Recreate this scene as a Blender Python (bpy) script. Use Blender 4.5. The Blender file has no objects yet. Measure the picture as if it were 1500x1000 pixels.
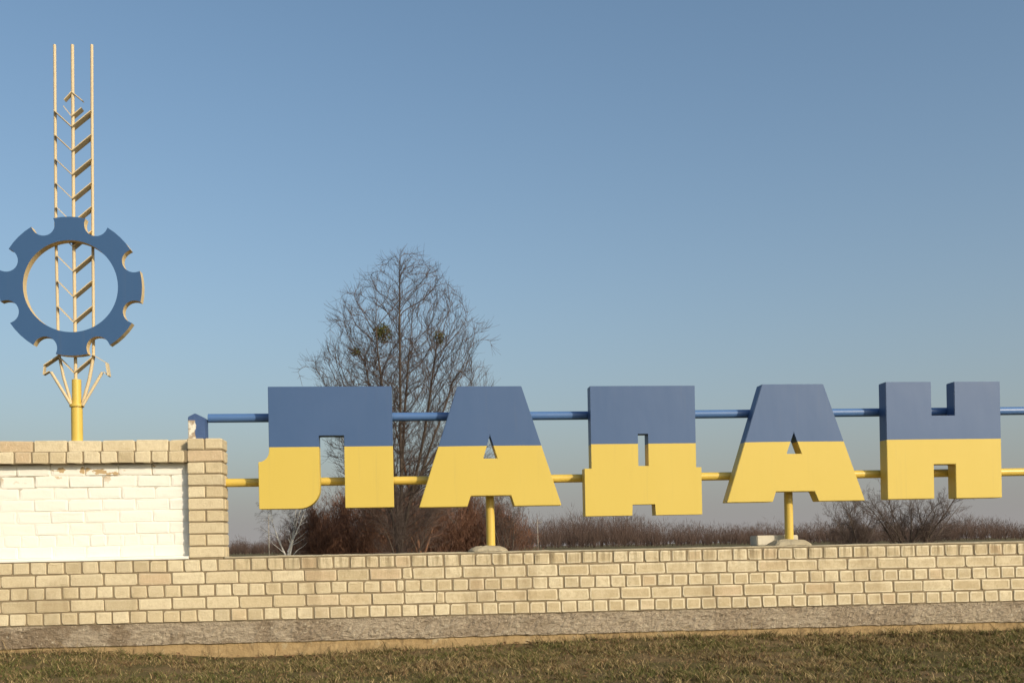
import bpy, bmesh, math, random
import numpy as np
from mathutils import Vector, Matrix, noise
rnd = random.Random(7)
R = math.radians
scene = bpy.context.scene
col = scene.collection

# ------------------------------------------------------------------ camera
FPX = 1550.0                      # focal length in pixels of a 1500 px wide picture
YAW = math.atan(150 / FPX); ROLL = R(1.1)
CAM = Vector((0, -8.59, 0.80))
Fw = Vector((math.sin(YAW), math.cos(YAW), 0)); R0 = Vector((math.cos(YAW), -math.sin(YAW), 0)); U0 = Vector((0, 0, 1))
Rt = R0 * math.cos(ROLL) - U0 * math.sin(ROLL); Up = R0 * math.sin(ROLL) + U0 * math.cos(ROLL)
cd = bpy.data.cameras.new('camera'); cam = bpy.data.objects.new('camera', cd); col.objects.link(cam)
M = Matrix((Rt, Up, -Fw)).transposed().to_4x4(); M.translation = CAM
cam.matrix_world = M
cd.sensor_fit = 'HORIZONTAL'; cd.sensor_width = 36; cd.lens = 36 * FPX / 1500
cd.shift_y = 0.2; cd.clip_start = 0.1; cd.clip_end = 9000
scene.camera = cam

def P(x, y, Y=0.0):
    """photo pixel -> point on the upright plane at depth Y (the wall front is Y = 0)"""
    u = (x - 750) / FPX; v = (800 - y) / FPX
    a = u * math.cos(ROLL) + v * math.sin(ROLL); b = -u * math.sin(ROLL) + v * math.cos(ROLL)
    d = Fw + R0 * a + U0 * b
    return CAM + d * ((Y - CAM.y) / d.y)

# ------------------------------------------------------------------ light
SUN_AZ, SUN_EL = R(38.5), R(25.5)     # azimuth measured from the wall's normal towards +X
sdir = Vector((math.sin(SUN_AZ) * math.cos(SUN_EL), -math.cos(SUN_AZ) * math.cos(SUN_EL), math.sin(SUN_EL)))
w = bpy.data.worlds.new('World'); scene.world = w; w.use_nodes = True
wn = w.node_tree.nodes; wl = w.node_tree.links
bg = wn['Background']; sky = wn.new('ShaderNodeTexSky'); sky.sky_type = 'NISHITA'; sky.sun_disc = False
sky.sun_elevation = SUN_EL; sky.sun_rotation = math.atan2(sdir.x, sdir.y)
sky.altitude = 0; sky.air_density = 1.0; sky.dust_density = 3.0; sky.ozone_density = 3.0
# a low pale haze band, the same all round the horizon, thinning out with height
tc = wn.new('ShaderNodeTexCoord'); sp_ = wn.new('ShaderNodeSeparateXYZ'); wl.new(tc.outputs['Generated'], sp_.inputs[0])
def wm(op, a, b):
    x = wn.new('ShaderNodeMath'); x.operation = op
    for i, v in enumerate((a, b)):
        if isinstance(v, bpy.types.NodeSocket): wl.new(v, x.inputs[i])
        else: x.inputs[i].default_value = v
    return x.outputs[0]
fac = wm('MULTIPLY', wm('POWER', 2.71828, wm('MULTIPLY', wm('MAXIMUM', sp_.outputs[2], 0.0), -6.5)), .92)
mxs = wn.new('ShaderNodeMix'); mxs.data_type = 'RGBA'; wl.new(fac, mxs.inputs[0]); 
tint = wn.new('ShaderNodeMix'); tint.data_type = 'RGBA'; tint.blend_type = 'MULTIPLY'; tint.inputs[0].default_value = 1
wl.new(sky.outputs[0], tint.inputs[6]); tint.inputs[7].default_value = (.92, .975, .90, 1); wl.new(tint.outputs[2], mxs.inputs[6])
mxs.inputs[7].default_value = (2.27, 2.15, 2.12, 1)
wl.new(mxs.outputs[2], bg.inputs[0]); bg.inputs[1].default_value = 0.13
sl = bpy.data.lights.new('sun', 'SUN'); sl.energy = 2.85; sl.angle = R(0.55); sl.color = (1.0, 0.86, 0.66)
sun = bpy.data.objects.new('sun', sl); col.objects.link(sun)
sun.rotation_euler = sdir.to_track_quat('Z', 'Y').to_euler(); sun.location = (6, -8, 6)
vs = scene.view_settings; vs.view_transform = 'Standard'; vs.look = 'None'; vs.exposure = 0.35; vs.gamma = 1; vs.use_curve_mapping = False

# ------------------------------------------------------------------ helpers
def tag(o, label=None, cat=None, group=None, kind=None):
    for k, v in (('label', label), ('category', cat), ('group', group), ('kind', kind)):
        if v: o[k] = v
    return o
def mk(name, verts, faces, mats, parent=None, smooth=False):
    me = bpy.data.meshes.new(name); me.from_pydata(verts, [], faces); me.update()
    for m in (mats if isinstance(mats, (list, tuple)) else [mats]): me.materials.append(m)
    if smooth: me.polygons.foreach_set('use_smooth', [True] * len(me.polygons))
    o = bpy.data.objects.new(name, me); col.objects.link(o)
    if parent: o.parent = parent
    return o
def frombm(name, bm, mats, parent=None, smooth=False):
    bmesh.ops.recalc_face_normals(bm, faces=bm.faces)
    me = bpy.data.meshes.new(name); bm.to_mesh(me); bm.free()
    for m in (mats if isinstance(mats, (list, tuple)) else [mats]): me.materials.append(m)
    if smooth: me.polygons.foreach_set('use_smooth', [True] * len(me.polygons))
    o = bpy.data.objects.new(name, me); col.objects.link(o)
    if parent: o.parent = parent
    return o
def inst(name, me, loc, parent, rot=0):
    o = bpy.data.objects.new(name, me); col.objects.link(o); o.parent = parent
    o.location = Vector(loc) - parent.location
    if rot: o.rotation_euler = (0, rot, 0)
    return o
def empty(name, loc):
    o = bpy.data.objects.new(name, None); col.objects.link(o); o.location = loc; o.empty_display_size = .2; return o
def local(o):          # geometry was given in world space: keep it there under a moved parent
    o.location = -o.parent.location; return o
def nz(x, y=0, z=0): return noise.noise(Vector((x, y, z)))

class N:               # small node-material builder
    def __init__(s, name, rough=.8, spec=.3):
        s.m = bpy.data.materials.new(name); s.m.use_nodes = True; s.t = s.m.node_tree
        s.b = s.t.nodes['Principled BSDF']; s.b.inputs['Roughness'].default_value = rough
        s.b.inputs['Specular IOR Level'].default_value = spec
    def n(s, t, **k):
        x = s.t.nodes.new(t)
        for a, v in k.items(): setattr(x, a, v)
        return x
    def put(s, sock, v):
        if isinstance(v, bpy.types.NodeSocket): s.t.links.new(v, sock)
        elif isinstance(v, (tuple, list)) and len(v) == 3 and sock.type == 'RGBA': sock.default_value = (*v, 1)
        else: sock.default_value = v
    def pos(s): return s.n('ShaderNodeNewGeometry').outputs['Position']
    def obj(s): return s.n('ShaderNodeTexCoord').outputs['Object']
    def rand(s): return s.n('ShaderNodeObjectInfo').outputs['Random']
    def attr(s, name): return s.n('ShaderNodeAttribute', attribute_name=name).outputs['Fac']
    def noise(s, vec, scale, detail=4, rough=.55, stretch=None, offset=None):
        if stretch or offset is not None:
            mp = s.n('ShaderNodeMapping')
            s.put(mp.inputs[0], vec)
            if stretch: mp.inputs['Scale'].default_value = stretch
            if offset is not None: s.put(mp.inputs['Location'], offset)
            vec = mp.outputs[0]
        x = s.n('ShaderNodeTexNoise'); s.put(x.inputs['Vector'], vec); x.inputs['Scale'].default_value = scale
        x.inputs['Detail'].default_value = detail; x.inputs['Roughness'].default_value = rough
        return x.outputs['Fac']
    def ramp(s, f, a, b):
        x = s.n('ShaderNodeMapRange', interpolation_type='SMOOTHSTEP'); s.put(x.inputs[0], f)
        x.inputs[1].default_value = a; x.inputs[2].default_value = b; return x.outputs[0]
    def math(s, op, a, b=0.0):
        x = s.n('ShaderNodeMath', operation=op); s.put(x.inputs[0], a); s.put(x.inputs[1], b); return x.outputs[0]
    def mix(s, f, a, b, mode='MIX'):
        x = s.n('ShaderNodeMix', data_type='RGBA', blend_type=mode)
        s.put(x.inputs[0], f); s.put(x.inputs[6], a); s.put(x.inputs[7], b); return x.outputs[2]
    def sep(s, v):
        x = s.n('ShaderNodeSeparateXYZ'); s.put(x.inputs[0], v); return x.outputs
    def bump(s, h, strength=.4, dist=.01):
        x = s.n('ShaderNodeBump'); x.inputs['Strength'].default_value = strength; x.inputs['Distance'].default_value = dist
        s.put(x.inputs['Height'], h); s.t.links.new(x.outputs[0], s.b.inputs['Normal'])
    def color(s, c): s.put(s.b.inputs['Base Color'], c); return s

# ------------------------------------------------------------------ materials
def mat_brick():
    k = N('brick_silicate', .9, .2); p = k.pos(); r = k.rand()
    c = k.mix(r, (.565, .455, .285), (.69, .59, .405))
    r2 = k.math('FRACT', k.math('MULTIPLY', r, 7.31))
    c = k.mix(k.math('MULTIPLY', k.ramp(r2, .90, .96), .5), c, (.50, .33, .20))       # a few pinkish ones
    c = k.mix(k.math('MULTIPLY', k.ramp(k.math('FRACT', k.math('MULTIPLY', r, 13.7)), .82, .95), .35), c, (.34, .27, .165))
    c = k.mix(k.math('MULTIPLY', k.ramp(k.noise(p, 24, 5, .65), .42, .68), k.math('ADD', .32, k.math('MULTIPLY', k.ramp(k.sep(p)[0], -2.0, .5), .28))), c, (.43, .33, .195))
    c = k.mix(k.math('MULTIPLY', k.ramp(k.noise(p, 55, 4, .6), .58, .72), .45), c, (.76, .68, .50))
    g = k.noise(p, 140, 3, .6); c = k.mix(k.math('MULTIPLY', k.ramp(g, .55, .8), .35), c, (.30, .24, .15))
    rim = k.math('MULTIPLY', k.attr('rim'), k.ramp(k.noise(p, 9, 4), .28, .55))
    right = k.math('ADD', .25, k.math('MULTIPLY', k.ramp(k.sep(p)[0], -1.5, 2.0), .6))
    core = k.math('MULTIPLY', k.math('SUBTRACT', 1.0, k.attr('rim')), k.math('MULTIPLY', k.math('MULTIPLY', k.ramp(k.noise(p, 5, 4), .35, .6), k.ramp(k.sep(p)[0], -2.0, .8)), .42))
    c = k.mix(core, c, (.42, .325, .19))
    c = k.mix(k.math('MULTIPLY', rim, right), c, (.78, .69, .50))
    # rain streaks below the wall's top edge
    st = k.noise(p, 1, 5, .65, stretch=(16, 16, 1.3))
    topm = k.ramp(k.sep(p)[2], .56, .75)
    below = k.math('LESS_THAN', k.sep(p)[2], .78)
    f = k.math('MULTIPLY', k.math('MULTIPLY', k.ramp(st, .46, .64), k.math('MULTIPLY', topm, below)), .72)
    f = k.math('MULTIPLY', f, k.ramp(k.sep(p)[0], -1.6, -1.0))
    c = k.mix(f, c, (.17, .125, .065))
    c = k.mix(k.math('MULTIPLY', k.math('MULTIPLY', k.ramp(k.noise(p, 1, 4, stretch=(3.4, 3.4, 1.1)), .54, .70), below), .38), c, (.30, .215, .12))
    k.color(c); k.bump(k.math('ADD', k.noise(p, 60, 5, .65), k.math('MULTIPLY', k.noise(p, 260, 2), .4)), .7, .007)
    return k.m
def mat_mortar():
    k = N('mortar', .95, .1); p = k.pos()
    c = k.mix(k.noise(p, 14, 4), (.19, .145, .09), (.31, .245, .155))
    k.color(c); k.bump(k.noise(p, 90, 4), .6, .006); return k.m
def mat_cap():
    k = N('cement_cap', .95, .1); p = k.pos()
    c = k.mix(k.noise(p, 7, 5), (.30, .25, .165), (.50, .43, .305))
    c = k.mix(k.math('MULTIPLY', k.ramp(k.noise(p, 30, 4), .55, .7), .4), c, (.24, .19, .12))
    k.color(c); k.bump(k.noise(p, 60, 5), .7, .012); return k.m
def mat_white():
    k = N('lime_whitewash', .85, .2); p = k.pos(); r = k.rand()
    c = k.mix(k.noise(p, 5, 4), (.78, .745, .665), (.84, .815, .75))
    c = k.mix(k.math('MULTIPLY', r, .25), c, (.78, .73, .61))
    z = k.sep(p)[2]
    hi = k.ramp(z, 1.33, 1.45)
    pe = k.ramp(k.noise(p, 1, 4, .5, stretch=(7.5, 7.5, 13)), .60, .63)
    c = k.mix(k.math('MULTIPLY', pe, hi), c, (.50, .36, .20))
    pe2 = k.ramp(k.noise(p, 24, 3, .5), .735, .755)
    c = k.mix(k.math('MULTIPLY', pe2, .7), c, (.33, .27, .20))
    c = k.mix(k.math('MULTIPLY', k.ramp(k.noise(p, 1, 4, .6, stretch=(3, 3, 22)), .6, .72), .12), c, (.45, .38, .27))
    k.color(c); k.bump(k.math('ADD', k.noise(p, 28, 5), k.math('MULTIPLY', k.noise(p, 120, 3), .4)), .3, .006); return k.m
def mat_white_joint():
    k = N('whitewashed_joint', .95, .1); p = k.pos()
    c = k.mix(k.math('MULTIPLY', k.ramp(k.noise(p, 5, 4), .44, .62), k.math('ADD', .25, k.math('MULTIPLY', k.ramp(k.sep(p)[2], 1.2, 1.42), .75))), (.84, .80, .70), (.36, .31, .24))
    k.color(c); return k.m
def mat_plinth():
    k = N('rough_cast_cement', .95, .1); p = k.pos()
    mp = k.n('ShaderNodeMapping'); k.put(mp.inputs[0], p); mp.inputs['Rotation'].default_value = (0, R(-38), 0); mp.inputs['Scale'].default_value = (14, 14, 36)
    n1 = k.noise(mp.outputs[0], 1, 5, .65)
    c = k.mix(n1, (.15, .115, .08), (.54, .445, .325))
    smooth = k.ramp(k.noise(p, 3.2, 4), .50, .58)
    left = k.math('SUBTRACT', 1.0, k.math('MULTIPLY', k.ramp(k.sep(p)[0], -2.4, 0.2), .55))
    c = k.mix(k.math('MULTIPLY', smooth, left), c, (.225, .17, .115))
    c = k.mix(k.math('MULTIPLY', k.ramp(k.noise(p, 45, 4), .58, .72), .6), c, (.60, .52, .39))
    k.color(c); k.bump(k.math('ADD', n1, k.math('MULTIPLY', k.noise(p, 90, 4), .5)), 1.0, .02); return k.m
def mat_footing():
    k = N('sandy_footing', .95, .1); p = k.pos()
    c = k.mix(k.noise(p, 4, 5), (.27, .18, .085), (.44, .315, .165))
    c = k.mix(k.math('MULTIPLY', k.ramp(k.noise(p, 17, 5), .55, .75), .55), c, (.16, .105, .055))
    c = k.mix(k.math('MULTIPLY', k.ramp(k.noise(p, 9, 5), .60, .72), .5), c, (.52, .44, .29))
    c = k.mix(k.math('MULTIPLY', k.ramp(k.noise(p, 1, 4, .6, stretch=(11, 11, 2)), .56, .66), .6), c, (.19, .13, .07))
    k.color(c); k.bump(k.noise(p, 50, 5), .6, .012); return k.m
def mat_paint(name, c0, c1, rough, chips=0.0, spec=.5):
    k = N(name, rough, spec); p = k.pos()
    c = k.mix(k.noise(p, 2.2, 5), c0, c1)
    st = k.noise(p, 1, 4, .6, stretch=(22, 22, 1.2))
    c = k.mix(k.math('MULTIPLY', k.ramp(st, .55, .8), .10), c, (.16, .14, .12))
    if chips:
        c = k.mix(k.math('MULTIPLY', k.ramp(k.noise(p, 38, 3), .74, .77), chips), c, (.30, .22, .15))
    k.put(k.b.inputs['Roughness'], k.math('ADD', rough - .06, k.math('MULTIPLY', k.noise(p, 5, 4), .14)))
    k.color(c); k.bump(k.noise(p, 1, 3, .5, stretch=(4, 4, 1.4)), .16, .02); return k.m
def mat_stub():
    k = N('chipped_blue_block', .7, .3); p = k.pos(); o = k.obj()
    s = k.sep(o)
    edge = k.math('ADD', s[0], k.math('MULTIPLY', k.math('SUBTRACT', k.noise(o, 22, 4), .5), .035))
    m = k.math('SUBTRACT', 1.0, k.ramp(edge, -.010, -.002))
    low = k.math('LESS_THAN', s[2], .148)
    bare = k.mix(k.ramp(k.noise(o, 14, 3), .45, .55), (.72, .67, .56), (.36, .28, .20))
    c = k.mix(k.math('MULTIPLY', m, low), k.mix(k.noise(p, 14), (.045, .085, .20), (.07, .12, .25)), bare)
    k.color(c); k.bump(k.noise(o, 40, 4), .4, .01); return k.m
def mat_plain(name, c0, c1, scale=6, rough=.9, bump=.4, dist=.01, spec=.2):
    k = N(name, rough, spec); p = k.pos()
    k.color(k.mix(k.noise(p, scale, 5), c0, c1))
    if bump: k.bump(k.noise(p, scale * 6, 4), bump, dist)
    return k.m
def mat_vcol(name, rough=.9, trans=0.0):
    k = N(name, rough, .15); a = k.n('ShaderNodeAttribute', attribute_name='Col')
    k.color(a.outputs['Color']); return k.m
def mat_ground():
    k = N('ground_soil', .95, .1); p = k.pos()
    c = k.mix(k.ramp(k.noise(p, 2.1, 5), .40, .62), (.085, .073, .03), (.15, .105, .056))
    c = k.mix(k.math('MULTIPLY', k.ramp(k.noise(p, 30, 5), .5, .7), .6), c, (.20, .145, .075))
    far = k.ramp(k.math('MULTIPLY', k.noise(p, .06, 3), 1), .4, .6)
    yy = k.ramp(k.sep(p)[1], 2, 6)
    c = k.mix(yy, c, k.mix(far, (.09, .085, .035), (.16, .12, .065)))
    k.color(c); k.bump(k.noise(p, 40, 5), .6, .03); return k.m

MB = mat_brick(); MM = mat_mortar(); MCAP = mat_cap(); MW = mat_white(); MWJ = mat_white_joint(); MPL = mat_plinth(); MFT = mat_footing()
M_BLUE = mat_paint('blue_enamel', (.040, .090, .205), (.057, .110, .236), .45, .5, .5)
M_YEL = mat_paint('yellow_enamel', (.59, .432, .080), (.62, .46, .094), .5, .4, .4)
M_PIPEB = mat_paint('blue_pipe_paint', (.07, .15, .33), (.08, .165, .36), .4, .5)
M_PIPEY = mat_paint('yellow_pipe_paint', (.60, .42, .075), (.65, .46, .09), .4, .5)
M_CREAM = mat_paint('faded_cream_paint', (.55, .43, .26), (.64, .52, .33), .6, 0, .3)
M_GEARB = mat_paint('gear_blue_enamel', (.033, .088, .20), (.040, .096, .212), .55, .5, .3)
M_GSIDE = mat_paint('gear_rim_cream', (.62, .46, .24), (.70, .54, .30), .6, .6, .3)
M_STUB = mat_stub()
M_CONC = mat_plain('grey_concrete', (.50, .45, .36), (.66, .60, .48), 9)
M_BARK = mat_plain('grey_bark', (.075, .058, .046), (.135, .104, .08), 3, .95, .5, .03)
M_TWIG = mat_plain('twig_bark', (.085, .062, .052), (.145, .106, .09), 2, .95, 0)
M_RBARK = mat_plain('rusty_bark', (.17, .082, .045), (.25, .125, .07), 3, .95, 0)
M_RTWIG = mat_plain('rusty_twigs', (.135, .066, .044), (.205, .108, .070), 1.2, .95, 0)
M_BIRCH = mat_plain('birch_bark', (.6, .55, .48), (.78, .73, .65), 4, .9, 0)
M_MIST = mat_plain('mistletoe_leaf', (.07, .075, .02), (.12, .115, .03), 5, .8, 0)
M_FAR = mat_plain('far_wood_twigs', (.060, .040, .033), (.108, .072, .058), .08, .95, 0)
M_POLE = mat_plain('pole_concrete', (.25, .22, .19), (.33, .3, .26), 2, .9, 0)
M_GND = mat_ground(); M_GRASS = mat_vcol('grass_blades')

# ------------------------------------------------------------------ ground
def g0(X):            # ground height along the wall foot
    pts = [(-6, .03), (-3.2, .045), (-2.65, .04), (-2.0, 0.0), (-1.4, -.04), (-.8, -.035), (0, -.015), (.9, .008), (1.7, .026), (2.5, .024), (3.3, .012), (4.2, -.002), (5.2, .004), (9, 0)]
    if X <= pts[0][0]: return pts[0][1]
    for (a, u), (b, v) in zip(pts, pts[1:]):
        if X <= b:
            t = (X - a) / (b - a); t = t * t * (3 - 2 * t); return u + (v - u) * t
    return pts[-1][1]
def gz(X, Y):
    if Y > .6: return -.05
    if Y > 0: return g0(X) * (1 - Y / .6) - .05 * Y / .6
    s = max(Y, -9.0)
    z = g0(X) * math.exp(s * .6) + .088 * s
    a = min(1, -s / .25)
    return z + a * (.016 * nz(X * 1.3, Y * 1.9, 3) + .009 * nz(X * 4.1, Y * 4.1, 9))
def axis(fine0, fine1, step, lo, hi):
    a = list(np.arange(fine0, fine1 + 1e-6, step)); d = step; x = fine0
    while x > lo: d *= 1.45; x -= d; a.insert(0, x)
    d = step; x = fine1
    while x < hi: d *= 1.45; x += d; a.append(x)
    return a
gx = axis(-5.2, 7.2, .06, -4000, 4000); gy = axis(-3.0, .66, .06, -1500, 5000)
gv = [(x, y, gz(x, y)) for y in gy for x in gx]
nx = len(gx)
gf = [(j * nx + i, j * nx + i + 1, (j + 1) * nx + i + 1, (j + 1) * nx + i) for j in range(len(gy) - 1) for i in range(nx - 1)]
tag(mk('ground', gv, gf, M_GND, smooth=True), 'sparse grassy ground sloping up to the foot of the brick wall', 'ground', kind='structure')

# ------------------------------------------------------------------ walls
ZB = .250; CP = .0995            # bottom of the brickwork, course pitch
XL, XR = -4.35, 6.9              # built length
XP0, XP1 = -1.740, -1.470        # the pillar
REC = .08                        # recess of the white panel behind pillar and cornice

def brick_front(wd, h, d, seed):
    """one brick: rounded uneven face towards -Y, rim ring, chamfer, sides; centred on x,z; face at y = 0"""
    r = random.Random(seed); c = .009
    def j(s=.003): return r.uniform(-s, s)
    a, b = wd / 2, h / 2
    out = []
    for sx, sz, first in ((-1, -1, 0), (1, -1, 1), (1, 1, 0), (-1, 1, 1)):
        cc = c * r.uniform(.3, 1.25)
        if r.random() < .06: cc = c * r.uniform(1.3, 1.9)          # a chipped corner
        p1 = (sx * (a - cc), sz * b); p2 = (sx * a, sz * (b - cc))
        pair = [p2, p1] if first == 0 else [p1, p2]
        out += [(x + j(), z + j()) for x, z in pair]
    ins = .016
    inn = [(x * (a - ins) / a, z * (b - ins) / b) for x, z in out]
    V = [(x, j(.0014), z) for x, z in inn] + [(x * (a - .003) / a, .001 + j(.001), z * (b - .003) / b) for x, z in out] + [(x, .007, z) for x, z in out] + [(x, d, z) for x, z in out]
    n = 8; Fc = [tuple(range(n))]
    for k in range(3):
        for i in range(n): Fc.append((k * n + i, (k + 1) * n + i, (k + 1) * n + (i + 1) % n, k * n + (i + 1) % n))
    me = bpy.data.meshes.new('brick'); me.from_pydata(V, [], Fc); me.update()
    bm = bmesh.new(); bm.from_mesh(me); bmesh.ops.recalc_face_normals(bm, faces=bm.faces)
    if [f for f in bm.faces if len(f.verts) == 8][0].normal.y > 0: bmesh.ops.reverse_faces(bm, faces=bm.faces)
    bm.to_mesh(me); bm.free()
    at = me.attributes.new('rim', 'FLOAT', 'POINT')
    at.data.foreach_set('value', [0.0] * 8 + [1.0] * 24)
    return me
_bm = {}
def brick(wd, h, d, mat, kinds=7):
    key = (round(wd, 3), round(h, 3), round(d, 2), mat.name)
    L = _bm.setdefault(key, [])
    if len(L) < kinds:
        me = brick_front(wd, h, d, hash(key[:3]) % 9999 + len(L) * 17); me.materials.append(mat); L.append(me); return me
    return rnd.choice(L)
def boxed(name, x0, x1, y0, y1, z0, z1, mat, parent, bev=0.0, seg=1):
    bm = bmesh.new(); bmesh.ops.create_cube(bm, size=1)
    for v in bm.verts: v.co = Vector(((x0 + x1) / 2 + v.co.x * (x1 - x0), (y0 + y1) / 2 + v.co.y * (y1 - y0), (z0 + z1) / 2 + v.co.z * (z1 - z0)))
    if bev: bmesh.ops.bevel(bm, geom=bm.edges[:], offset=bev, segments=seg, affect='EDGES')
    o = frombm(name, bm, mat, parent)
    return local(o) if parent else o

tall = tag(empty('tall_brick_wall', (-2.9, .12, 0)), 'tall cream brick wall with whitewashed panel and corner pillar', 'wall')
low = tag(empty('low_brick_wall', (2.7, .19, 0)), 'long low cream brick wall on rough cement plinth, under the letters', 'wall')

def course(z, x0, step, Y=0.0, xa=XL, xb=XR, depth=.115, mat=MB, fill=None, name='brick', h=.0875, tallonly=False):
    """lay one course; x0 is a joint position, step the brick pitch; odd short pieces at 'fill'"""
    js = []
    x = x0
    while x > xa: x -= step
    fills = sorted(fill or [])
    while x < xb:
        nxt = x + step * (1 + rnd.uniform(-.012, .012))
        piece = None
        for f, wd in fills:
            if abs(x - f) < step / 2 and (f, wd) not in js:
                js.append((f, wd)); piece = wd
        if piece: nxt = x + piece
        a, b = x, nxt
        if a < xb and b > xa:
            a2, b2 = max(a, xa), min(b, xb)
            if b2 - a2 > .03:
                whole = abs((b2 - a2) - step) < .006
                gap = .0115 if mat is MB else .0055
                wd = (step - gap) if whole else (b2 - a2 - gap)
                me = brick(wd, h, depth, mat) if whole else brick(round(wd, 2), h, depth, mat, 2)
                cx = (a2 + b2) / 2
                par = tall if (tallonly or cx < XP1) else low
                inst(name, me, (cx, Y + rnd.uniform(-.0025, .0025), z + h / 2 + rnd.uniform(-.0012, .0012)), par, rnd.uniform(-.006, .006))
        x = nxt
S, H = .26, .13
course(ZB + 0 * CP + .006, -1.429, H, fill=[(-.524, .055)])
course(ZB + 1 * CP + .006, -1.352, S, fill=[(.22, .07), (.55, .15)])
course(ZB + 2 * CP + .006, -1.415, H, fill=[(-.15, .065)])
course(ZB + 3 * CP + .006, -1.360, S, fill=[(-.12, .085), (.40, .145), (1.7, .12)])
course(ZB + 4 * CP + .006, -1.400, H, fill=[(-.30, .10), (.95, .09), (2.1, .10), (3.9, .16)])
ZT = ZB + 5 * CP                 # .7475
# cores of mortar, recessed behind the brick faces
boxed('mortar_core', XP1 + .002, XR - .004, .008, .37, ZB, ZT, MM, low)
boxed('mortar_core', XL + .004, XP1 - .002, .008, .37, ZB, ZT, MM, tall)
# white panel (8 courses), cornice of headers, recessed top course
PZ0, PZ1 = .772, 1.516; ph = (PZ1 - PZ0) / 8
pat = [(S, .03), (H, .05), (S, .16), (S, .02), (S, .16), (S, .05), (S, .17), (S, .035)]
for i, (st, ofs) in enumerate(pat):
    course(PZ0 + i * ph + .003, -1.80 + ofs, st, Y=REC, xa=XL, xb=XP0 - .002, depth=.11, mat=MW, name='painted_brick', h=ph - .0045, tallonly=True)
boxed('painted_joint_bed', XL + .004, XP0 - .002, REC + .0042, .25, PZ0 - .022, PZ1, MWJ, tall)
boxed('mortar_core', XL + .004, XP0 - .002, .008, .25, PZ1 + .003, 1.612, MM, tall)
boxed('mortar_core', XL + .004, XP0 - .002, REC + .008, .25, 1.6125, 1.694, MM, tall)
course(1.5185, -1.755, H, Y=0, xa=XL, xb=XP0 - .002, depth=.24, h=.090, tallonly=True)
course(1.6145, -1.90, S, Y=REC, xa=XL, xb=XP0 - .002, depth=.115, h=.090, tallonly=True)
# painted ledge below the panel
def strip(name, x0, x1, yf, yb, zb, zt, mat, parent, amp=.004, step=.03, over=.004, seed=0):
    n = int((x1 - x0) / step) + 1; V = []; Fc = []
    for i in range(n + 1):
        x = x0 + (x1 - x0) * i / n
        e = over * (nz(x * 6, seed, 1) + .3 * nz(x * 25, seed, 2)); t = amp * (nz(x * 2.5, seed, 5) + .7 * nz(x * 14, seed, 6))
        V += [(x, yf + .004, zb), (x, yf - .002 - e, zb + .003 + abs(e) * .5), (x, yf - .001 - e, zt - .006 + t), (x, yf + .010, zt + t), (x, (yf + yb) / 2, zt + t + .003 * nz(x * 8, seed, 9)), (x, yb, zt + t * .5), (x, yb, zb)]
    for i in range(n):
        for k in range(6): Fc.append((i * 7 + k, (i + 1) * 7 + k, (i + 1) * 7 + k + 1, i * 7 + k + 1))
    Fc += [tuple(range(7)), tuple(n * 7 + k for k in reversed(range(7)))]
    bm = bmesh.new(); me = bpy.data.meshes.new('t'); me.from_pydata(V, [], Fc); bm.from_mesh(me); bpy.data.meshes.remove(me)
    return local(frombm(name, bm, mat, parent))
strip('painted_ledge', XL, XP0 - .003, .001, REC + .003, ZT + .001, .771, MW, tall, .004, .02, .005, 3)
strip('cement_cap', XP1 + .004, XR, .006, .372, ZT + .001, .763, MCAP, low, .006, .02, .006, 8)
boxed('cement_cap', XL, XP1, .252, .372, ZT + .001, .765, MCAP, tall)
# pillar of real bonded courses
pz0 = .7525; pc = (1.709 - pz0) / 10
boxed('mortar_core', XP0 + .008, XP1 - .008, .008, .247, ZT + .001, 1.702, MM, tall)
def pbrick(x0, x1, y0, y1, z0):
    r = .0015; e = lambda: rnd.uniform(-r, r)
    bm = bmesh.new(); bmesh.ops.create_cube(bm, size=1)
    for v in bm.verts: v.co = Vector((v.co.x * (x1 - x0 + e()), v.co.y * (y1 - y0 + e()), v.co.z * (.0845 + e())))
    bmesh.ops.bevel(bm, geom=bm.edges[:], offset=.0055, segments=1, affect='EDGES')
    for v in bm.verts: v.co += Vector((e(), e(), e()))
    o = frombm('brick', bm, MB, tall); o.location = Vector(((x0 + x1) / 2 + e(), (y0 + y1) / 2 + e(), z0 + .045)) - tall.location
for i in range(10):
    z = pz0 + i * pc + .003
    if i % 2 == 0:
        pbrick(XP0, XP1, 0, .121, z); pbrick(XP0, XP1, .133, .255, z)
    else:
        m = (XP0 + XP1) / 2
        pbrick(XP0, m - .006, 0, .255, z); pbrick(m + .006, XP1, 0, .255, z)
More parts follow.
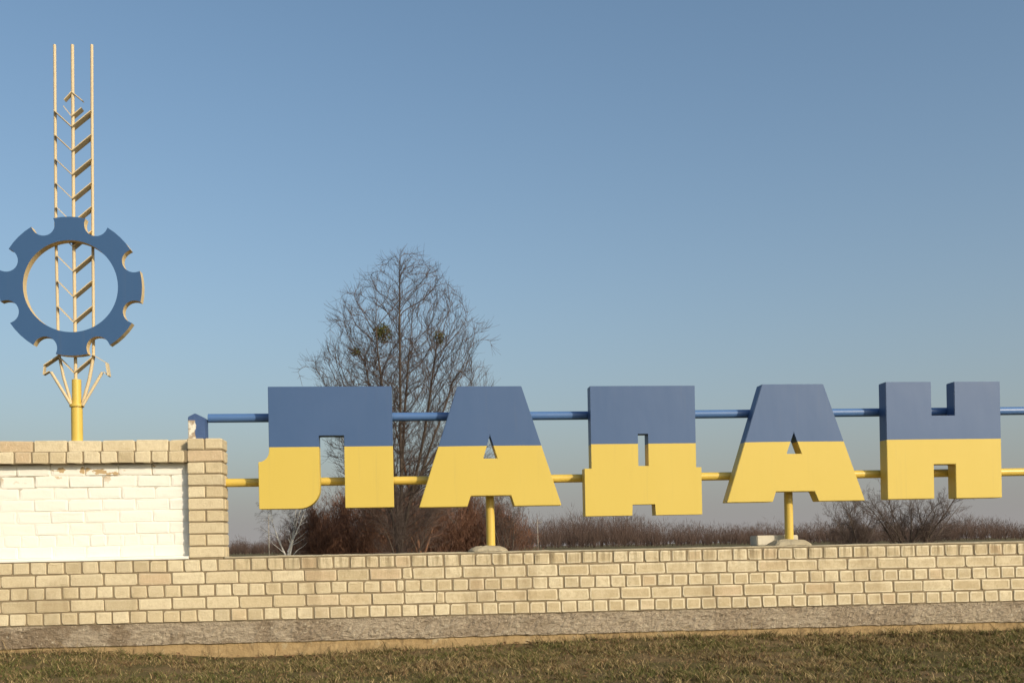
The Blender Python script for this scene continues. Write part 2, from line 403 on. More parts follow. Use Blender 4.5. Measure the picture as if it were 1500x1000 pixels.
# rough-cast plinth and the sandy footing under it: displaced grids
def rough(name, x0, x1, z0, z1, y, amp, mat, parent, step, seed, botvar=0.0):
    n = int((x1 - x0) / step); mrows = max(2, int((z1 - z0) / step)); V = []; Fc = []
    for j in range(mrows + 1):
        for i in range(n + 1):
            x = x0 + (x1 - x0) * i / n
            zz0 = z0 + botvar * (nz(x * 3, seed, 1) + .6 * nz(x * 11, seed, 2))
            z = zz0 + (z1 - zz0) * j / mrows
            calm = max(0.0, min(1.0, .5 + 2.2 * nz(x * 1.7, z * 5, seed + 4))) if x < 0 else 0.15
            d = 0.0
            u, v = x * .8 + z * .6, -x * .6 + z * .8
            d = amp * (1 - .7 * calm) * (nz(u * 12, v * 27, seed) + .8 * nz(u * 34, v * 66, seed + 7)) + amp * .5 * nz(x * 6, z * 9, seed + 3)
            if j in (0, mrows): d = -abs(d) * .3
            V.append((x, y - d, z))
    k = n + 1
    for j in range(mrows):
        for i in range(n): Fc.append((j * k + i, j * k + i + 1, (j + 1) * k + i + 1, (j + 1) * k + i))
    base = len(V)
    for i in range(n + 1):      # back edges: bottom and top return into the wall
        V.append((V[i][0], y + .10, V[i][2])); V.append((V[mrows * k + i][0], y + .10, V[mrows * k + i][2]))
    for i in range(n):
        Fc.append((i + 1, i, base + 2 * i, base + 2 * i + 2))
        t = mrows * k + i; Fc.append((t, t + 1, base + 2 * i + 3, base + 2 * i + 1))
    return local(mk(name, V, Fc, mat, parent, smooth=False))
rough('plinth', XP1, XR, .076, ZB - .001, .014, .011, MPL, low, .0105, 11, .008)
rough('plinth', XL, XP1, .078, ZB - .001, .014, .010, MPL, tall, .0105, 21, .006)
boxed('plinth_core', XP1 + .001, XR, .09, .385, .05, ZB - .002, MCAP, low)
boxed('plinth_core', XL, XP1 - .001, .09, .385, .05, ZB - .002, MCAP, tall)
rough('footing', XP1, XR, -.14, .095, .030, .006, MFT, low, .022, 31)
rough('footing', XL, XP1, -.14, .095, .030, .006, MFT, tall, .022, 41)

# ------------------------------------------------------------------ the sign: letters, rails, posts
sign = tag(empty('town_name_sign', (P(718, 765, .165).x, .165, .775)), 'blue over yellow letter sign ЛАДАН on two long pipes above low wall', 'sign')
LD = .134                        # letter depth
from mathutils.geometry import tessellate_polygon
def letter(outline, holes, zc, label):
    """triangulate outline minus holes, cut at the paint line and extrude into a closed box letter"""
    loops = [outline] + holes
    tri = tessellate_polygon([[Vector((x, 0, z)) for x, z in lp] for lp in loops])
    flat = [p for lp in loops for p in lp]
    root = None
    bm = bmesh.new(); vs = [bm.verts.new((x, 0, z)) for x, z in flat]
    for t in tri:
        try: bm.faces.new([vs[i] for i in t])
        except ValueError: pass
    bmesh.ops.dissolve_limit(bm, angle_limit=.01, verts=bm.verts[:], edges=bm.edges[:])
    bmesh.ops.bisect_plane(bm, geom=bm.verts[:] + bm.edges[:] + bm.faces[:], plane_co=(0, 0, zc), plane_no=(0, 0, 1))
    bmesh.ops.recalc_face_normals(bm, faces=bm.faces)
    if sum(f.normal.y for f in bm.faces) > 0: bmesh.ops.reverse_faces(bm, faces=bm.faces)
    r = bmesh.ops.extrude_face_region(bm, geom=bm.faces[:], use_keep_orig=True)
    for v in [g for g in r['geom'] if isinstance(g, bmesh.types.BMVert)]: v.co.y = LD
    bmesh.ops.delete(bm, geom=[f for f in bm.faces if len(f.edges) and all(len(e.link_faces) > 2 for e in f.edges)], context='FACES_ONLY')
    bmesh.ops.recalc_face_normals(bm, faces=bm.faces)
    sharp = [e for e in bm.edges if len(e.link_faces) == 2 and e.calc_face_angle(0) > .5]
    bmesh.ops.bevel(bm, geom=sharp, offset=.0038, segments=2, affect='EDGES', clamp_overlap=True)
    for f in bm.faces: f.material_index = 0 if f.calc_center_median().z > zc else 1
    o = frombm('letter', bm, [M_BLUE, M_YEL], sign); local(o)
    o['label'] = label
    return o
T, B, C = 2.111, 1.136, 1.628
arc = [(-.707 - .165 + .165 * math.cos(a), 1.300 - .165 * math.sin(a)) for a in [R(k) for k in range(0, 91, 10)]]
arc2 = [(-1.188 + .086 * math.sin(R(k)), 1.597 - .086 * math.cos(R(k))) for k in range(0, 91, 15)]
letter([(-1.102, T), (-.120, T), (-.119, B), (-.508, B), (-.508, 1.717), (-.708, 1.717)] + arc + [(-1.188, B)] + arc2, [], C, 'letter Л, its left leg rounded at the foot')
letter([(.409, T - .004), (.933, T - .004), (1.246, B - .006), (.858, B - .006), (.831, 1.217), (.502, 1.217), (.473, B - .006), (.083, B - .006)],
       [[(.667, 1.708), (.724, 1.519), (.610, 1.519)]], C - .006, 'letter А between the Л and the Д')
letter([(1.501, 2.104), (2.379, 2.104), (2.379, 1.428), (2.423, 1.428), (2.423, 1.037), (2.031, 1.037), (2.027, 1.127), (1.838, 1.127), (1.833, 1.037), (1.443, 1.037), (1.443, 1.428), (1.501, 1.428)],
       [[(1.892, 1.709), (1.979, 1.709), (1.979, 1.444), (1.892, 1.444)]], C - .001, 'letter Д with a low foot on each side')
letter([(2.954, 2.113), (3.483, 2.113), (3.828, 1.131), (3.424, 1.131), (3.389, 1.215), (3.057, 1.215), (3.029, 1.131), (2.635, 1.131)],
       [[(3.219, 1.706), (3.283, 1.530), (3.154, 1.530)]], C + .003, 'letter А between the Д and the Н')
letter([(4.027, 2.128), (4.429, 2.128), (4.429, 1.841), (4.633, 1.841), (4.633, 2.128), (5.044, 2.128), (5.044, 1.137), (4.633, 1.137), (4.633, 1.428), (4.440, 1.428), (4.440, 1.137), (4.027, 1.137)],
       [], C + .012, 'letter Н at the end of the name')

def tube(V, Fc, pts, rad, n=8, caps=True):
    """append a tapered tube along pts"""
    b0 = len(V); m = len(pts)
    for i, p in enumerate(pts):
        d = (pts[min(i + 1, m - 1)] - pts[max(i - 1, 0)])
        d = d.normalized() if d.length > 1e-9 else Vector((0, 0, 1))
        ref = Vector((0, 1, 0)) if abs(d.y) < .9 else Vector((1, 0, 0))
        a = d.cross(ref).normalized(); b = d.cross(a)
        r = rad[i] if isinstance(rad, (list, tuple)) else rad
        for k in range(n):
            t = 2 * math.pi * k / n; q = p + (a * math.cos(t) + b * math.sin(t)) * r
            V.append((q.x, q.y, q.z))
    for i in range(m - 1):
        for k in range(n):
            Fc.append((b0 + i * n + k, b0 + i * n + (k + 1) % n, b0 + (i + 1) * n + (k + 1) % n, b0 + (i + 1) * n + k))
    if caps: Fc.append(tuple(b0 + k for k in reversed(range(n)))); Fc.append(tuple(b0 + (m - 1) * n + k for k in range(n)))
def rod(name, pts, r, mat, parent, n=20, smooth=True):
    pts = [Vector(p) for p in pts]                 # a ring close to each end keeps the cap from bending the shading
    pts = [pts[0], pts[0] + (pts[1] - pts[0]).normalized() * .001] + pts[1:-1] + [pts[-1] + (pts[-2] - pts[-1]).normalized() * .001, pts[-1]]
    V, Fc = [], []; tube(V, Fc, pts, r, n)
    bm = bmesh.new(); me = bpy.data.meshes.new('t'); me.from_pydata(V, [], Fc); bm.from_mesh(me); bpy.data.meshes.remove(me)
    o = frombm(name, bm, mat, parent)
    if smooth: o.data.polygons.foreach_set('use_smooth', [len(p.vertices) == 4 for p in o.data.polygons])
    return local(o)
PY = .192
zu, zl = 1.887, 1.361
rod('rail', [(-1.605, PY, zu - .001), (1.5, PY, zu), (4, PY, zu + .008), (6.6, PY, zu + .016)], .0355, M_PIPEB, sign, 24)
rod('rail', [(-1.48, PY, zl), (1.5, PY, zl), (4, PY, zl + .003), (6.6, PY, zl + .006)], .0345, M_PIPEY, sign, 24)
for px, py in ((718.5, 765), (1155.5, 755)):
    x = P(px, py, PY).x
    rod('post', [(x, PY, .755), (x - .002, PY, 1.345)], .0365, M_PIPEY, sign, 24)
for xm in (-.93, -.30, .50, .84, 1.70, 2.20, 3.02, 3.44, 4.20, 4.86):
    for z in (zu + .003, zl + .002): boxed('bracket', xm - .03, xm + .03, LD + .0005, PY - .02, z - .018, z + .018, M_PIPEB if z > 1.6 else M_PIPEY, sign)
x = 6.35; rod('post', [(x, PY, .755), (x, PY, 1.9)], .0365, M_PIPEY, sign, 24)

# cement collars poured round the post feet, the block behind one of them, the stub on the pillar
def mound(px0, px1, pyt, label, seed, h):
    a = P(px0, pyt, .1).x; b = P(px1, pyt, .1).x; cx = (a + b) / 2; hw = (b - a) / 2 * .92
    rings = [(1.0, 0), (.98, .25), (.86, .62), (.66, .95), (.35, 1.05)]; V = []; n = 28; Fc = []
    for s, t in rings:
        for k in range(n):
            q = 2 * math.pi * k / n; rr = s * (1 + .16 * nz(math.cos(q) * 2, math.sin(q) * 2, seed) + .08 * nz(math.cos(q) * 7, math.sin(q) * 7, seed + t))
            sx = math.copysign(abs(math.cos(q)) ** .75, math.cos(q)); sy = math.copysign(abs(math.sin(q)) ** .75, math.sin(q))
            V.append((sx * hw * rr, sy * .15 * rr, t * h * (1 + .25 * nz(math.cos(q) * 1.5, math.sin(q) * 1.5, seed + 9)) + .005 * nz(q * 3, s * 5, seed)))
    for i in range(len(rings) - 1):
        for k in range(n): Fc.append((i * n + k, i * n + (k + 1) % n, (i + 1) * n + (k + 1) % n, (i + 1) * n + k))
    Fc.append(tuple((len(rings) - 1) * n + k for k in range(n)))
    o = mk('cement_collar', V, Fc, MCAP, None, smooth=False); o.location = (cx, PY - .005, .764)
    return tag(o, label, 'cement collar', 'cement collars at the post feet')
mound(684, 747, 804, 'flat cement collar round the post foot below the А after Л', 3, .042)
mound(1128, 1196, 793, 'cement collar round the post foot with a block behind it', 5, .046)
xa, xb = P(1111, 790, .24).x, P(1171, 790, .24).x
bb = boxed('concrete_block', xa, xb, .265, .46, .768, .853, M_CONC, None, .006, 2)
for v in bb.data.vertices: v.co += Vector((.004 * nz(v.co.x * 9, v.co.z * 9, 1), .004 * nz(v.co.z * 9, v.co.x * 9, 4), .005 * nz(v.co.x * 7, v.co.y * 7, 2)))
tag(bb, 'small rough concrete block lying on the low wall behind a yellow post', 'concrete block')
sx = P(289.5, 620, .12).x
bm = bmesh.new(); hw = .066
prof = [(-hw, 0), (hw, 0), (hw, .166), (-.010, .204), (-hw, .176)]
f0 = [bm.verts.new((a, .07, b)) for a, b in prof]; f1 = [bm.verts.new((a, .215, b)) for a, b in prof]
bm.faces.new(f0); bm.faces.new(list(reversed(f1)))
for i in range(5): bm.faces.new((f0[i], f0[(i + 1) % 5], f1[(i + 1) % 5], f1[i]))
bmesh.ops.bevel(bm, geom=bm.edges[:], offset=.004, segments=2, affect='EDGES')
st = frombm('rail_support_block', bm, M_STUB); st.location = (sx, 0, 1.7085)
tag(st, 'chipped blue gabled block on the pillar top holding the upper pipe', 'support block')

# ------------------------------------------------------------------ the emblem: gear wheel and ear of wheat
EY = .15
bx = P(113, 640, EY)
emb = tag(empty('gear_and_wheat_emblem', (bx.x, EY, 1.70)), 'blue gear wheel and metal wheat ear on yellow pole above tall wall', 'emblem')
gc = P(105, 418.5, .04); gc = (gc.x - .012, gc.z)
RO, RI, NR = .548, .362, .092
out = []
for k in range(8):
    c0 = k * 45.0                       # tooth centre
    half = 13.0
    for a in np.linspace(c0 - half, c0 + half, 5): out.append((RO * math.cos(R(a)) * 1, RO * math.sin(R(a))))
    m = c0 + 22.5                        # notch: a bite of radius NR
    A = Vector(out[-1]); Bn = Vector((RO * math.cos(R(c0 + 45 - half)), RO * math.sin(R(c0 + 45 - half))))
    mid = (A + Bn) / 2; ch = (Bn - A).length / 2; inward = -mid.normalized(); cen = mid + inward * .012
    tdir = (Bn - A).normalized()
    for q in range(0, 181, 15):
        t = R(q); rr = ch
        p = cen - tdir * rr * math.cos(t) + inward * (rr * 1.02) * math.sin(t)
        out.append((p.x, p.y))
inn = [(RI * math.cos(R(a)), RI * math.sin(R(a))) for a in np.arange(0, 360, 4)]
def gear():
    lo, li = len(out), len(inn)
    tri = tessellate_polygon([[Vector((x, 0, z)) for x, z in out], [Vector((x, 0, z)) for x, z in inn]])
    pts = out + inn; n = len(pts); y0, y1 = .052, .132
    V = [(gc[0] + x, y0, gc[1] + z) for x, z in pts] + [(gc[0] + x, y1, gc[1] + z) for x, z in pts]
    Fc = [tuple(t) for t in tri] + [tuple(i + n for i in reversed(t)) for t in tri]; nf = len(Fc)
    for i in range(lo): Fc.append((i, (i + 1) % lo, (i + 1) % lo + n, i + n))
    for i in range(li): a, b = lo + i, lo + (i + 1) % li; Fc.append((b, a, a + n, b + n))
    bm = bmesh.new(); me = bpy.data.meshes.new('t'); me.from_pydata(V, [], Fc); bm.from_mesh(me); bpy.data.meshes.remove(me)
    bm.faces.ensure_lookup_table()
    for i, f in enumerate(bm.faces): f.material_index = 0 if i < nf else 1
    o = frombm('gear', bm, [M_GEARB, M_GSIDE], emb); return local(o)
gear()
rod('pole', [(bx.x, EY, 1.69), (bx.x + .002, EY, P(113, 594, EY).z)], .044, M_PIPEY, emb, 28)
zc_ = P(113, 594, EY).z
rod('collar', [(bx.x + .002, EY, zc_ - .010), (bx.x + .002, EY, zc_ + .010)], .056, M_PIPEY, emb, 28)
rod('pole_tip', [(bx.x + .002, EY, zc_), (bx.x + .004, EY, P(113, 556, EY).z)], .036, M_PIPEY, emb, 28)
p3 = lambda x, y, Y=EY: P(x, y, Y)
def stalk(pts, r=.012): rod('stalk', [p3(*p) for p in pts], r, M_CREAM, emb, 10)
stalk([(80, 66), (81, 200), (82, 350), (85, 480), (87, 524)])
stalk([(106, 66), (107, 200), (108, 350), (110, 480), (111, 560)], .0135)
stalk([(134.5, 66), (135, 200), (136, 350), (137, 480), (137, 524)])
def strut(pts, r=.012): rod('strut', [p3(*p) for p in pts], r, M_CREAM, emb, 8)
strut([(87, 522), (93, 552), (105, 592, EY - .01)]); strut([(137, 521), (131, 555), (121, 592, EY - .01)], .0145)
strut([(75, 545), (105, 594, EY - .03)]); strut([(150, 545), (121, 594, EY - .03)])
def blade(p, q, wy=.082, th=.006, nm='kernel'):
    a, b = p3(*p), p3(*q); d = (b - a).normalized(); nrm = Vector((-d.z, 0, d.x)) * th / 2
    V = []
    for c in (a, b):
        for s in (-1, 1):
            for yy in (-wy / 2, wy / 2): V.append(tuple(c + nrm * s + Vector((0, yy, 0))))
    Fc = [(0, 1, 3, 2), (4, 6, 7, 5), (0, 4, 5, 1), (2, 3, 7, 6), (0, 2, 6, 4), (1, 5, 7, 3)]
    bm = bmesh.new(); me = bpy.data.meshes.new('t'); me.from_pydata(V, [], Fc); bm.from_mesh(me); bpy.data.meshes.remove(me)
    return local(frombm(nm, bm, M_CREAM, emb))
for y in (164, 199, 234, 269, 304, 339, 375, 412, 449, 486, 523):
    s = (y - 164) / 359
    xl, xc, xr = 81 + 6 * s, 107 + 3 * s, 135 + 2 * s
    blade((xl, y), (xc, y + 24)); blade((xc, y + 24), (xr, y + 1))
blade((94, 157), (106, 172), .05); blade((107, 172), (121, 160), .07)
blade((95, 148), (106, 136), .05); blade((106, 136), (122, 149), .04)
blade((87, 522), (66, 536), nm='leaf'); blade((66, 536), (64.5, 549), .05, nm='leaf'); blade((64.5, 549), (73, 544), .05, nm='leaf')
blade((137, 520), (157, 532), nm='leaf'); blade((157, 532), (160, 551), .07, .012, nm='leaf'); blade((160, 551), (153, 545), .05, nm='leaf')

# ------------------------------------------------------------------ trees and bushes
mintw = .0062
def grow(V, Fc, p, d, L, r, lvl, spec, inside, rg, out=None):
    """one limb with its laterals; spec[lvl] = (segments, wiggle, up pull, laterals, angle lo, hi, length ratio, sides)"""
    seg, wig, up, nlat, a0, a1, ratio, sides = spec[lvl]
    if inside:
        q = p + (d + Vector((0, 0, up * seg * .4))).normalized() * .05; reach = .05
        st_ = (d + Vector((0, 0, up * seg * .4))).normalized() * .15
        while reach < L and inside(q): q = q + st_; reach += .15
        L = min(L, reach * rg.uniform(.82, 1.06))
        if L < .12: return
    pts = [p.copy()]; dirs = [d.copy()]
    for i in range(seg):
        d = (d + Vector((rg.gauss(0, wig), rg.gauss(0, wig), rg.gauss(0, wig) + up))).normalized()
        q = pts[-1] + d * (L / seg)
        pts.append(q); dirs.append(d.copy())
    if len(pts) < 2: return pts
    m = len(pts) - 1; end = (.10, .14, .25, .35, .5)[lvl]
    rad = [r * (1 - (1 - end) * i / m) for i in range(m + 1)]
    tube(V[lvl], Fc[lvl], pts, rad, sides, False)
    if lvl + 1 < len(spec):
        full = m / seg
        for k in range(max(1, int(nlat * full + .5))):
            t = .12 + .88 * (k + rg.random()) / max(1, nlat * full)
            t = min(t, .98) * m; i = int(t); fr = t - i
            base = pts[i].lerp(pts[min(i + 1, m)], fr); dd = dirs[min(i + 1, m)]
            ax = dd.cross(Vector((rg.gauss(0, 1), rg.gauss(0, 1), rg.gauss(0, 1)))).normalized()
            nd = Matrix.Rotation(R(rg.uniform(a0, a1)), 3, ax) @ dd
            cl = L * ratio * (1 - .45 * t / m) * rg.uniform(.65, 1.2)
            cr = min(rad[i] * .7, max(mintw, r * .42 * (1 - .4 * t / m))); cr = max(cr, .0028)
            grow(V, Fc, base, nd, cl, cr, lvl + 1, spec, inside, rg)
    return pts
def tree(name, loc, stems, spec, inside, seed, label, cat, mt, mc, split=1, group=None, trunkname='trunk', crownname='crown'):
    rg = random.Random(seed); root = empty(name, loc)
    V = [[] for _ in spec]; Fc = [[] for _ in spec]
    for (ofs, d, L, r, lv) in stems: grow(V, Fc, Vector(ofs), Vector(d).normalized(), L, r, lv, spec, inside, rg)
    def join(idx, nm, mat):
        VV, FF = [], []
        for i in idx:
            b = len(VV); VV += V[i]; FF += [tuple(k + b for k in f) for f in Fc[i]]
        if VV: mk(nm, VV, FF, mat, root, smooth=True)
    join(range(split), trunkname, mt); join(range(split, len(spec)), crownname, mc)
    tag(root, label, cat, group); return root

# the big leafless tree
TY = 29.4
tb = P(588, 810, TY); S_ = (P(700, 600, TY).x - P(600, 600, TY).x) / 100     # metres per pixel there
GZ = -.05
top = P(602, 350, TY).z - GZ
def env(pts):                     # crown outline: pixel rows -> half widths (left, right)
    rows = [(P(600, y, TY).z - GZ, l * S_, r * S_) for y, l, r in pts]
    rows.sort()
    cx = P(592, 600, TY).x - tb.x
    def f(q):
        z = q.z
        if z < rows[0][0]: return True
        for (za, la, ra), (zb, lb, rb) in zip(rows, rows[1:]):
            if z <= zb:
                t = (z - za) / (zb - za); hw = (la + (lb - la) * t) if q.x < cx else (ra + (rb - ra) * t)
                n_ = 1 + .22 * nz(q.x * .9, z * .9, q.y * .5)
                return (q.x - cx) ** 2 + (q.y * .95) ** 2 < (hw * n_) ** 2
        return False
    return f
crown = env([(830, 55, 65), (760, 70, 80), (700, 100, 125), (640, 122, 128), (590, 134, 126), (540, 134, 122), (495, 106, 112), (450, 86, 90), (425, 64, 70), (400, 38, 46), (378, 14, 24), (358, 2, 8)])
def colonize(loc, crown, top, seed):
    """grow a crown that fills its outline: branches reach for scattered points, radii add up towards the trunk"""
    rg = np.random.default_rng(seed); pr = random.Random(seed)
    att = []
    while len(att) < 5200:
        q = Vector((pr.uniform(-4.4, 4.4), pr.uniform(-4, 4), pr.uniform(.9, top + .2)))
        if crown(q) and pr.random() < .35 + .65 * min(1, (abs(q.x) + abs(q.y)) / 2.2): att.append(tuple(q))
    att = np.array(att); nodes = []; par = []
    def leader(p, d, L):
        p = Vector(p); d = Vector(d).normalized(); last = -1
        if nodes:
            last = int(np.argmin([(Vector(n) - p).length for n in nodes]))
        for k in range(int(L / .15)):
            d = (d + Vector((pr.gauss(0, .011), pr.gauss(0, .011), .006))).normalized(); p = p + d * .15
            nodes.append(tuple(p)); par.append(last); last = len(nodes) - 1
    aim = Vector((P(602, 360, TY).x - tb.x, 0, top)); leader((-.08, 0, -.15), (aim - Vector((-.08, 0, -.15))), top * .96)
    for (h, dx, dy, L) in [(.5, -.16, .1, .62), (.6, .19, -.06, .62), (.9, -.04, -.24, .66), (1.1, .08, .24, .62), (1.3, -.40, .05, .46), (1.6, .42, .05, .46), (2.2, -.75, .1, .36), (2.5, .8, .0, .36)]:
        leader((.03 * h - .08, 0, h), (dx, dy, 1), top * L)
    D, KILL, REACH = .13, .21, 1.5
    alive = np.ones(len(att), bool); nd = np.full(len(att), 1e9); ni = np.zeros(len(att), int)
    def upd(ids):
        P_ = np.array([nodes[i] for i in ids]); d = np.linalg.norm(att[:, None, :] - P_[None], axis=2); m = d.argmin(1); dm = d[np.arange(len(att)), m]
        b = dm < nd; nd[b] = dm[b]; ni[b] = np.array(ids)[m[b]]
    upd(list(range(len(nodes))))
    kid = {}
    for it in range(90):
        act = alive & (nd < REACH)
        if not act.any(): break
        new = []
        for n in np.unique(ni[act]):
            v = att[act & (ni == n)] - np.array(nodes[n]); v = v / (np.linalg.norm(v, axis=1)[:, None] + 1e-9)
            d = v.mean(0) + np.array([0, 0, .62]) + rg.normal(0, .10, 3)
            if par[n] >= 0:
                o = np.array(nodes[n]) - np.array(nodes[par[n]]); d = d + .85 * o / (np.linalg.norm(o) + 1e-9)
            d = d / (np.linalg.norm(d) + 1e-9); q = np.array(nodes[n]) + d * D
            if any(np.linalg.norm(q - np.array(nodes[k])) < .075 for k in kid.get(n, ())):      # stuck: give those points up
                alive[act & (ni == n)] = False; continue
            nodes.append(tuple(q)); par.append(int(n)); new.append(len(nodes) - 1); kid.setdefault(n, []).append(len(nodes) - 1)
        if not new: continue
        upd(new); alive &= nd > KILL
    n = len(nodes); kids = [[] for _ in range(n)]
    for i, p in enumerate(par):
        if p >= 0: kids[p].append(i)
    rad = [0.0] * n; order = sorted(range(n), reverse=True)       # children always come after their parent
    for i in order: rad[i] = max(.0066, sum(rad[k] ** 2.2 for k in kids[i]) ** (1 / 2.2)) if kids[i] else .0066
    root = empty('bare_tree', loc); VT, FT, VC, FC = [], [], [], []
    nv = [Vector(q) for q in nodes]
    def chain(i, start):
        pts, rr = [start[0]] if start else [], [min(start[1], rad[i] * 1.15)] if start else []
        while True:
            pts.append(nv[i]); rr.append(rad[i])
            if not kids[i]: break
            ks = sorted(kids[i], key=lambda k: -rad[k])
            for k in ks[1:]: chain(k, (nv[i], rad[i]))
            i = ks[0]
        if len(pts) > 1:
            big = max(rr) > .028
            tube(VT if big else VC, FT if big else FC, pts, rr, 7 if big else (4 if max(rr) > .012 else 3), False)
    import sys; sys.setrecursionlimit(9000)
    chain(0, None)
    for i in range(n):                                            # fine twigs along the thin wood
        if rad[i] > .016 or par[i] < 0: continue
        d0 = (nv[i] - nv[par[i]]).normalized()
        for _ in range(2 if kids[i] else 5):
            if kids[i] and pr.random() < .15: continue
            ax = d0.cross(Vector((pr.gauss(0, 1), pr.gauss(0, 1), pr.gauss(0, 1)))).normalized()
            d = Matrix.Rotation(R(pr.uniform(15, 55)), 3, ax) @ d0; L = pr.uniform(.2, .6); pts = [nv[i]]; d = (d + Vector((0, 0, .25))).normalized()
            for k in range(3):
                d = (d + Vector((pr.gauss(0, .12), pr.gauss(0, .12), .09))).normalized(); pts.append(pts[-1] + d * L / 3)
            tube(VC, FC, pts, [.0048, .0042, .0036, .0028], 3, False)
    mk('trunk', VT, FT, M_BARK, root, True); mk('crown', VC, FC, M_TWIG, root, True)
    return root
bt = tag(colonize((tb.x, TY, GZ), crown, top, 4), 'large leafless tree with fine twigs rising behind the letters Л and А', 'tree')
def clump(name, px, py, r, parent, seed, n=420, mat=M_MIST):
    c = P(px, py, TY) - parent.location; rg = random.Random(seed); V, Fc = [], []
    for _ in range(n):
        v = Vector((rg.gauss(0, 1), rg.gauss(0, 1), rg.gauss(0, 1))).normalized()
        q = c + v * r * rg.random() ** .45 * (1 + .25 * nz(v.x * 2, v.y * 2, v.z * 2 + seed)); s = rg.uniform(.05, .10)
        a = Vector((rg.gauss(0, 1), rg.gauss(0, 1), rg.gauss(0, 1))).normalized(); b = a.cross(v).normalized()
        i = len(V); V += [tuple(q - b * s * .3), tuple(q + a * s), tuple(q + b * s * .3), tuple(q - a * s)]; Fc.append((i, i + 1, i + 2, i + 3))
    mk(name, V, Fc, mat, parent)
clump('mistletoe', 560, 488, .36, bt, 1); clump('mistletoe', 643, 494, .24, bt, 2, 160); clump('mistletoe', 522, 515, .18, bt, 3, 90)

# rusty slim tree standing beside it
ry = 30.6; rb = P(618, 810, ry)
sp2 = [(12, .04, .02, 22, 30, 60, .22, 5), (6, .12, .03, 9, 25, 60, .5, 4), (5, .18, .0, 6, 25, 60, .55, 3), (4, .2, 0, 0, 0, 0, 0, 3)]
tree('slim_tree', (rb.x, ry, GZ), [((0, 0, -.1), (-.02, 0, 1), 7.0, .085, 0), ((.1, 0, .6), (.3, .1, 1), 4.2, .05, 0), ((-.1, 0, .5), (-.25, -.1, 1), 3.8, .05, 0)], sp2, None, 5,
     'slim rusty brown leafless tree beside the large tree trunk', 'tree', M_RBARK, M_RTWIG)

# red-brown thicket behind the tree: dense shrubs
def shrub(name, px, Y, hpx, wpx, label, seed, mt, mc, nst=16, dense=6, group=None, spread=1.0, up=.03, sides=3, rr=.022, sp=None, fillin=0):
    b = P(px, 810, Y); mpp = (P(700, 600, Y).x - P(600, 600, Y).x) / 100
    Ht = P(px, 0, Y).z; h = (810 - (px - 750) * .0192 - 10 - hpx) * mpp + .8 + .05; wv = wpx * mpp / 2
    rg = random.Random(seed); st = []
    for k in range(nst):
        a = rg.uniform(0, 2 * math.pi); q = rg.random() ** .7 * spread
        d = Vector((math.cos(a) * wv * q, math.sin(a) * wv * q * .8, h * (1 - .25 * q * q)))
        st.append(((rg.gauss(0, .12 * wv), rg.gauss(0, .12 * wv), -.05), d, d.length * rg.uniform(.72, 1.02), rr * rg.uniform(.7, 1.3), 0))
    spx = sp or [(9, .06, up, dense + 4, 22, 50, .34, 4), (6, .12, up * .7, dense, 22, 55, .5, 3), (5, .16, .02, dense - 1, 20, 60, .55, 3), (3, .2, 0, 0, 0, 0, 0, 3)]
    o = tree(name, (b.x, Y, GZ), st, spx, None, seed, label, 'shrub', mt, mc, 1, group, 'stem_cluster', 'twigs')
    if fillin:
        V, Fc = [], []
        for _ in range(fillin):
            a = rg.uniform(0, 2 * math.pi); q = abs(rg.gauss(0, .5)); t = rg.random() ** .75
            ht = h * (1.0 - .5 * min(q, 1.3) ** 2) * (.86 + .38 * nz(math.cos(a) * q * 4, math.sin(a) * q * 4, seed)) * (1 - .25 * rg.random() ** 3)
            c = Vector((math.cos(a) * wv * q, math.sin(a) * wv * q, t * max(.2, ht)))
            d = Vector((c.x / wv * .8 + rg.gauss(0, .45), c.y / wv * .8 + rg.gauss(0, .45), 1)).normalized() * rg.uniform(.10, .30)
            n_ = Vector((rg.gauss(0, 1), rg.gauss(0, 1), 0)).normalized() * rg.uniform(.006, .016)
            i = len(V); V += [tuple(c - n_), tuple(c + n_), tuple(c + d + n_ * .2), tuple(c + d - n_ * .2)]; Fc.append((i, i + 1, i + 2, i + 3))
        mk('dry_leaves', V, Fc, mc, o)
    return o
rust = [(462, 36.0, 738, 110, 21), (505, 38.5, 710, 140, 22), (552, 36.5, 712, 140, 23), (598, 39.5, 700, 150, 24), (642, 36.8, 706, 140, 25), (690, 38.0, 712, 140, 26), (735, 37.0, 734, 110, 27)]
lab = ['rust-brown thicket bush beside the white birch', 'broad rust-brown bush below the letter Л', 'rust-brown bush left of the large tree trunk', 'tall rust-brown bush straight behind the large tree trunk',
       'rust-brown bush right of the large tree trunk', 'rust-brown bush below the letter А after Л', 'low rust-brown bush behind the yellow post of the А after Л']
for (px, Y, t_, w_, sd), lb in zip(rust, lab):
    shrub('thicket_bush', px, Y, t_, w_, lb, sd, M_RBARK, M_RTWIG, 30, 7, 'rust-brown bushes behind the large tree', 1.1, -.01, rr=.02, fillin=9000)

